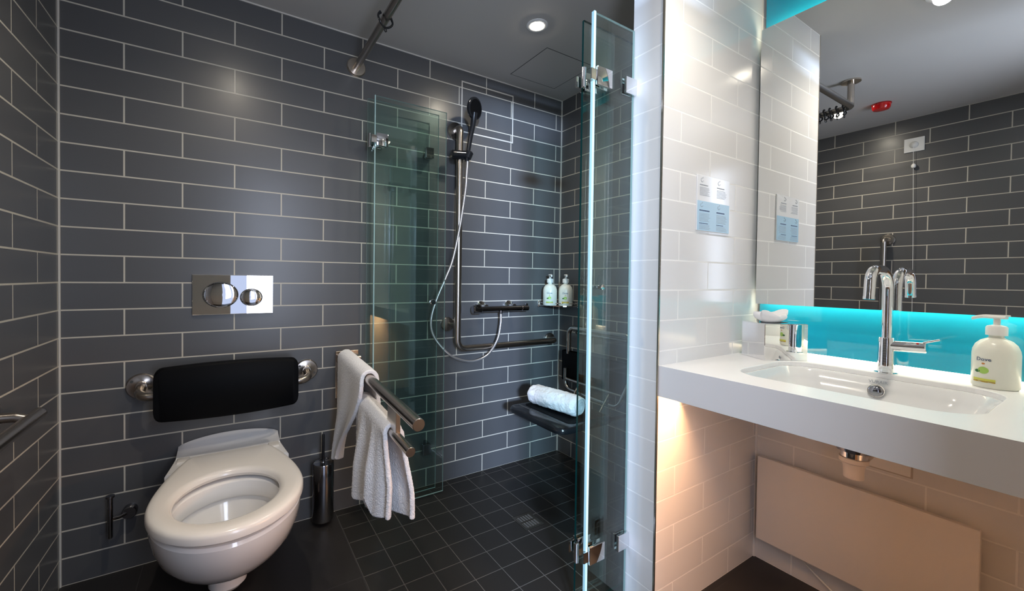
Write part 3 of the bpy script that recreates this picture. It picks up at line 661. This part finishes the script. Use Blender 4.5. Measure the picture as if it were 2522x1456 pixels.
bm = bmesh.new()
add_tube(bm, [(2.33, -0.165, 0.60), (2.33, -0.165, 0.475), (2.30, -0.60, 0.470), (2.33, -0.64, 0.60)], 0.0120, 14, rad=0.05)
add_tube(bm, [(2.325, -0.180, 0.535), (2.325, -0.610, 0.530)], 0.0095, 14)
add_tube(bm, [(2.41, -0.215, 0.42), (2.24, -0.215, 0.42), (2.14, -0.30, 0.42), (2.14, -0.59, 0.42), (2.24, -0.60, 0.42), (2.41, -0.60, 0.42)], 0.0095, 14, rad=0.03)
add_tube(bm, [(2.32, -0.29, 0.52), (2.24, -0.30, 0.425)], 0.006, 10); add_tube(bm, [(2.32, -0.52, 0.52), (2.24, -0.52, 0.425)], 0.006, 10)
link('frame', fix(bm), M_steel, t, True)
# rolled towel
bm = bmesh.new(); rr = []
ax0 = Vector((1.960, -0.300, 0.5255)); ax1 = Vector((2.010, -0.610, 0.5255)); NA = 44
for j in range(33):
    s = j/32; c = ax0.lerp(ax1, s); a, b, d = frame(ax1-ax0); e = min(s, 1-s)*2
    rr_ = 0.052*(1-max(0, 1-e*8)**2*0.28); row = []
    for i in range(NA):
        th = 2*PI*i/NA; q = rr_*(1+0.03*math.sin(3*th+s*4)+0.02*math.sin(7*th-s*9))
        z = max(b.z*math.sin(th)*q, -0.050); row.append(c+a*(math.cos(th)*q*1.12)+Vector((0, 0, z)))
    rr.append(row)
add_loft(bm, rr)
o = link('rolled_towel', fix(bm), M_towel, None, True)
sb = o.modifiers.new('sub', 'SUBSURF'); sb.levels = 1; sb.render_levels = 2
tx = bpy.data.textures.new('terry2', 'CLOUDS'); tx.noise_scale = 0.02; dm = o.modifiers.new('pile', 'DISPLACE'); dm.texture = tx; dm.strength = 0.006; dm.texture_coords = 'LOCAL'
tag(o, 'white rolled towel lying on the black shower seat', 'towel')
bm = bmesh.new(); sp = []
a, b, d = frame(ax1-ax0)
for i in range(60):
    th = i/59*PI*4.6+1.0; q = 0.010+0.034*i/59; sp.append(ax1+d*0.0015+a*(math.cos(th)*q)+b*(math.sin(th)*q))
add_tube(bm, sp, 0.0045, 8)
e_ = link('rolled_edge', fix(bm), M_towel, o, True)

# ------------------------------------------------------------------ vanity counter with basin
ZC = 0.870; ZB = 0.768; CX0 = 1.755; CY1 = -2.20
t = thing('vanity_counter', 'long white solid surface counter with an inset basin', 'counter', (2.09, -1.7, ZC))
bm = bmesh.new()
bx, by, hx, hy = 2.082, -1.628, 0.204, 0.253
def bas(k, z, r, dx=0): return [Vector((x+dx, y, z)) for x, y in rrect(bx, by, hx-k, hy-k, r, 9)]
hl = bas(0, ZC, 0.095)
N4 = len(hl)
def rect_ring(z):      # rectangle sampled with the same vertex count, corner-aligned
    out = []; k = N4//4
    cor = [(XR, YS), (CX0, YS), (CX0, CY1), (XR, CY1)]
    mid = []
    for q in range(4):
        a = hl[q*k]; b = hl[q*k+k-1]
        for j in range(k):
            s = j/(k-1)
            if q == 0: P = (XR, a.y+(YS-a.y)*min(1, 2*s)) if s <= 0.5 else (XR+(b.x-XR)*(2*s-1), YS)
            if q == 1: P = (a.x+(CX0-a.x)*min(1, 2*s), YS) if s <= 0.5 else (CX0, YS+(b.y-YS)*(2*s-1))
            if q == 2: P = (CX0, a.y+(CY1-a.y)*min(1, 2*s)) if s <= 0.5 else (CX0+(b.x-CX0)*(2*s-1), CY1)
            if q == 3: P = (a.x+(XR-a.x)*min(1, 2*s), CY1) if s <= 0.5 else (XR, CY1+(b.y-CY1)*(2*s-1))
            out.append(Vector((P[0], P[1], z)))
    return out
# insert true corners by moving the nearest vertex
def snap(ring):
    for c in ((XR, YS), (CX0, YS), (CX0, CY1), (XR, CY1)):
        v = min(ring, key=lambda p: (p.x-c[0])**2+(p.y-c[1])**2); v.x, v.y = c
    return ring
top = snap(rect_ring(ZC)); bot = snap(rect_ring(ZB))
add_loft(bm, [bas(0, ZC-0.022, 0.095), bas(0, ZC-0.002, 0.095), bas(-0.002, ZC, 0.096), top, bot, bas(-0.012, ZB, 0.1)], False, False)
link('countertop', fix(bm), M_solid, t)
bm = bmesh.new()
add_loft(bm, [bas(-0.010, ZC-0.0225, 0.10), bas(0.006, ZC-0.0225, 0.092), bas(0.010, ZC-0.027, 0.09), bas(0.018, ZC-0.05, 0.09), bas(0.032, ZC-0.085, 0.085), bas(0.060, ZC-0.110, 0.08), bas(0.110, ZC-0.122, 0.06), bas(0.170, ZC-0.127, 0.025)], False, True)
bs = link('basin', fix(bm), M_basin, t, True)
so = bs.modifiers.new('thick', 'SOLIDIFY'); so.thickness = 0.008; so.offset = 1
link('overflow_cover', lathe((2.2525, -1.625, ZC-0.052), (-1, 0, 0.35), [(0.0175, 0), (0.0175, 0.005), (0.014, 0.0085), (0.0, 0.0105)], 36), M_dchrome, bs, True)
link('overflow_rim', lathe((2.2545, -1.625, ZC-0.0525), (-1, 0, 0.35), [(0.0205, 0), (0.0205, 0.0035), (0.0, 0.0035)], 36), M_chrome, bs, True)
link('basin_waste', lathe((2.10, -1.628, ZC-0.129), (0, 0, 1), [(0.030, 0), (0.030, 0.003), (0.024, 0.005), (0.0, 0.007)], 32), M_chrome, bs, True)
mt = Matrix.Translation((2.2610, -1.627, ZC-0.0290)) @ Matrix.Rotation(-PI/2, 4, 'Z') @ Matrix.Rotation(math.radians(72), 4, 'X')
link('maker_print', text_bm('VURAIR', 0.013, mt, 0.0003), M_gtext, bs)
# waste below
t = thing('basin_trap', 'chrome and grey waste fitting hanging below the basin', 'drain pipe', (2.10, -1.615, 0.62))
link('washer', lathe((2.10, -1.620, 0.742), (0, 0, -1), [(0.0, 0), (0.052, 0.0), (0.052, 0.003), (0.045, 0.062), (0.040, 0.080), (0.0, 0.080)], 40), M_dchrome, t, True)
link('lock_nut', lathe((2.10, -1.620, 0.662), (0, 0, -1), [(0.031, 0), (0.031, 0.018), (0.029, 0.020), (0.0, 0.020)], 36), M_chrome, t, True)
bm = lathe((2.10, -1.620, 0.642), (0, 0, -1), [(0.034, 0), (0.034, 0.012), (0.028, 0.016), (0.024, 0.030), (0.023, 0.060), (0.0, 0.062)], 36)
link('tailpiece', bm, M_trap, t, True)
bm = bmesh.new(); add_tube(bm, [(2.10, -1.620, 0.60), (2.22, -1.60, 0.60), (2.42, -1.59, 0.60)], 0.018, 16, rad=0.03)
link('waste_pipe', fix(bm), M_trap, t, True)

# faucet
FX, FY = 2.312, -1.632
t = thing('basin_tap', 'chrome swan-neck mixer tap behind the basin', 'tap', (FX, FY, ZC))
link('base', lathe((FX, FY, ZC), (0, 0, 1), [(0.028, 0), (0.028, 0.0025), (0.0215, 0.004), (0.0205, 0.110), (0.0190, 0.113), (0.0, 0.113)], 40), M_chrome, t, True)
neck = fillet([(FX, FY, ZC+0.10), (FX, FY, 1.196), (FX-0.150, FY+0.002, 1.196), (FX-0.160, FY+0.002, 1.112)], 0.066, 14)
link('spout', tube(neck, 0.0135, 24), M_chrome, t, True)
link('aerator', lathe((FX-0.160, FY+0.002, 1.114), (-0.08, 0, -1), [(0.0140, 0), (0.0140, 0.008), (0.010, 0.009), (0.0, 0.008)], 24), M_chrome, t, True)
bm = bmesh.new(); add_cyl(bm, (FX, FY-0.010, 0.958), (FX, FY-0.088, 0.962), 0.0165, 30, 0.002)
link('handle_body', fix(bm), M_chrome, t, True)
bm = bmesh.new(); add_cyl(bm, (FX-0.004, FY-0.080, 0.976), (FX-0.006, FY-0.115, 0.990), 0.0028, 12, 0.001)
link('lever', fix(bm), M_chrome, t, True)
link('temperature_dot', lathe((FX-0.012, FY-0.070, 0.9745), (-0.5, 0, 1), [(0.003, 0), (0.002, 0.0008), (0.0, 0.001)], 12), M_red, t, True)

# dispenser on the counter
bottle('large cream pump bottle standing on the counter right of the tap', (2.335, -1.846, ZC+0.0005), 0.0435, 0.136, (-0.93, 0.38, 0), band=M_lime, band2=M_gold, nozzle=(0.35, 0.95, 0), ts=0.0135)

# tissue box
th = math.radians(30); N0 = Vector((2.178, -1.345, ZC)); va = Vector((math.sin(th), math.cos(th), 0)); vb = Vector((math.cos(th), -math.sin(th), 0)); LA, LB, HB = 0.124, 0.159, 0.133
t = thing('tissue_box', 'mirror-chrome tissue box on the counter in the corner below the mirror', 'tissue box', N0+va*LA/2+vb*LB/2, 0)
mb = Matrix(((vb.x, va.x, 0, 0), (vb.y, va.y, 0, 0), (0, 0, 1, 0), (0, 0, 0, 1))); mb.translation = N0
bm = bmesh.new(); add_box(bm, (0, 0, 0), (LB, LA, HB), 0.0012, 1); bmesh.ops.transform(bm, matrix=mb, verts=bm.verts)
link('case', fix(bm), M_polish, t)
bm = bmesh.new(); add_loft(bm, [[mb @ Vector((LB/2+a*math.cos(q), LA/2+b*math.sin(q), z)) for q in [2*PI*i/36 for i in range(36)]] for a, b, z in ((0.050, 0.026, HB), (0.050, 0.026, HB+0.0006))])
link('opening', fix(bm), M_groove, t)
bm = bmesh.new(); rows = []
for i in range(13):
    s = i/12; row = []
    for j in range(41):
        q = 2*PI*j/41; r = 0.022+0.022*math.sin(PI*s*0.62)+0.007*math.sin(3*q+1)*s+0.005*math.sin(7*q)*s
        row.append(mb @ Vector((LB*0.42+r*1.35*math.cos(q), LA/2+r*0.8*math.sin(q), HB+0.001+0.034*s+0.011*s*math.sin(2*q+0.5)+0.004*s*math.sin(5*q))))
    rows.append(row)
for i in range(5):
    s = i/4; rows.append([mb @ (Vector((LB*0.42, LA/2, HB+0.026-0.006*s)).lerp(mb.inverted() @ p, 0.72-0.65*s)) for p in rows[12]])
add_loft(bm, rows, False, True)
tag(link('tissue', fix(bm), M_tissue, None, True), 'white paper tissue puffing out of the chrome tissue box', 'tissue')

# ------------------------------------------------------------------ mirror, teal splashback, LED strips
MZ0, MZ1, MY0, MY1 = 1.066, 2.165, -1.232, -2.60
t = thing('backlit_mirror', 'large wall mirror with light glowing from behind its edges', 'mirror', (XM, -1.7, MZ0))
link('mirror_glass', box((XM, MY1, MZ0), (XM+0.005, MY0, MZ1)), M_mirror, t)
bm = bmesh.new(); add_box(bm, (XM+0.005, MY1+0.03, MZ0+0.022), (XM+0.036, MY0-0.022, MZ1-0.022))
link('backing_box', bm, M_plast, t)
bm = bmesh.new()
add_box(bm, (XM+0.008, MY1+0.05, MZ0+0.012), (XM+0.030, MY0-0.014, MZ0+0.0215)); link('lower_led_strip', bm, M_led, t)
bm = bmesh.new(); add_box(bm, (XM+0.008, MY1+0.05, MZ1-0.0215), (XM+0.030, MY0-0.014, MZ1-0.012)); link('upper_led_strip', bm, M_led, t)
t = thing('teal_splashback', 'glossy turquoise glass panel on the wall behind mirror and counter', 'splashback', (2.40, -1.7, 0.886))
link('glass_panel', box((2.402, -2.55, 0.886), (2.408, -1.226, H-0.004), 0.0008, 1), M_teal, t)
link('lower_led_strip', box((2.4085, -2.54, 0.876), (2.416, -1.24, 0.885)), M_led2, t)

# tiled instruction sign
t = thing('wall_sign', 'small square notice, white above and light blue below, on the white tiles', 'sign', (2.057, YS, 1.43))
SX0, SX1, SZ0, SZ1 = 1.950, 2.163, 1.336, 1.536
link('board', box((SX0, YS-0.005, SZ0), (SX1, YS, SZ1), 0.001, 1), M_paper, t)
link('blue_panel', box((SX0+0.001, YS-0.0054, SZ0+0.001), (SX1-0.001, YS-0.005, 1.443)), M_blue, t)
def lines(x, ztop, n, wmax, m_, nm, h=0.0016, gap=0.0042, seed=0):
    r = random.Random(seed); bm = bmesh.new()
    for i in range(n):
        z = ztop-i*gap; wv = wmax*r.uniform(0.78, 1.0); xx = x
        while xx < x+wv:
            wl = r.uniform(0.004, 0.011); add_box(bm, (xx, YS-0.0058, z-h), (min(xx+wl, x+wv), YS-0.0053, z)); xx += wl+0.0016
    link(nm, bm, m_, t)
for col, x in enumerate((SX0+0.014, SX0+0.125)):
    lines(x, 1.411, 1, 0.066, M_navy, 'heading', 0.0042, seed=col)
    lines(x, 1.399, 7, 0.070, M_gtext, 'small_print', 0.0010, 0.0046, seed=10+col)
    lines(x, 1.364, 1, 0.056, M_navy, 'subheading', 0.0026, seed=20+col)
    lines(x, 1.357, 4, 0.072, M_gtext, 'small_print', 0.0010, 0.0046, seed=30+col)
    lines(x, 1.502, 1, 0.058, M_gtext, 'heading', 0.0030, seed=40+col)
    lines(x, 1.492, 7, 0.066, M_gtext, 'small_print', 0.0008, 0.0046, seed=50+col)
    for zc in (1.428, 1.518):
        bm = bmesh.new(); add_tube(bm, [(x+0.014+0.007*math.cos(q), YS-0.0056, zc+0.007*math.sin(q)) for q in [math.radians(100+250*i/14) for i in range(15)]], 0.0006, 6)
        add_tube(bm, [(x+0.016, YS-0.0056, zc+0.006), (x+0.020, YS-0.0056, zc+0.011)], 0.0006, 6); link('icon', fix(bm), M_gtext, t)

t = thing('under_counter_light', 'slim warm light strip fixed to the underside of the counter', 'light', (1.87, -1.70, 0.768))
link('profile', box((1.860, -2.18, 0.7612), (1.884, -1.220, 0.7678), 0.0008, 1), M_steel, t)

# panel heater and its cable
t = thing('panel_heater', 'flat cream electric panel heater on the wall below the counter', 'heater', (2.38, -1.53, 0.28))
link('panel', box((2.360, -1.826, 0.113), (2.382, -1.248, 0.449), 0.003, 2), M_radiator, t)
for y in (-1.75, -1.36):
    link('wall_bracket', box((2.382, y, 0.17), (XR, y+0.04, 0.40)), M_groove2, t)
tag(link('heater_cable', tube(smooth_path([(2.400, -1.36, 0.135), (2.404, -1.40, 0.085), (2.405, -1.47, 0.038), (2.400, -1.54, 0.008), (2.39, -1.66, 0.006), (2.38, -1.85, 0.006)], 8), 0.0035, 10), M_plast, None, True), 'thin white cable dropping from the panel heater to the floor', 'cable')
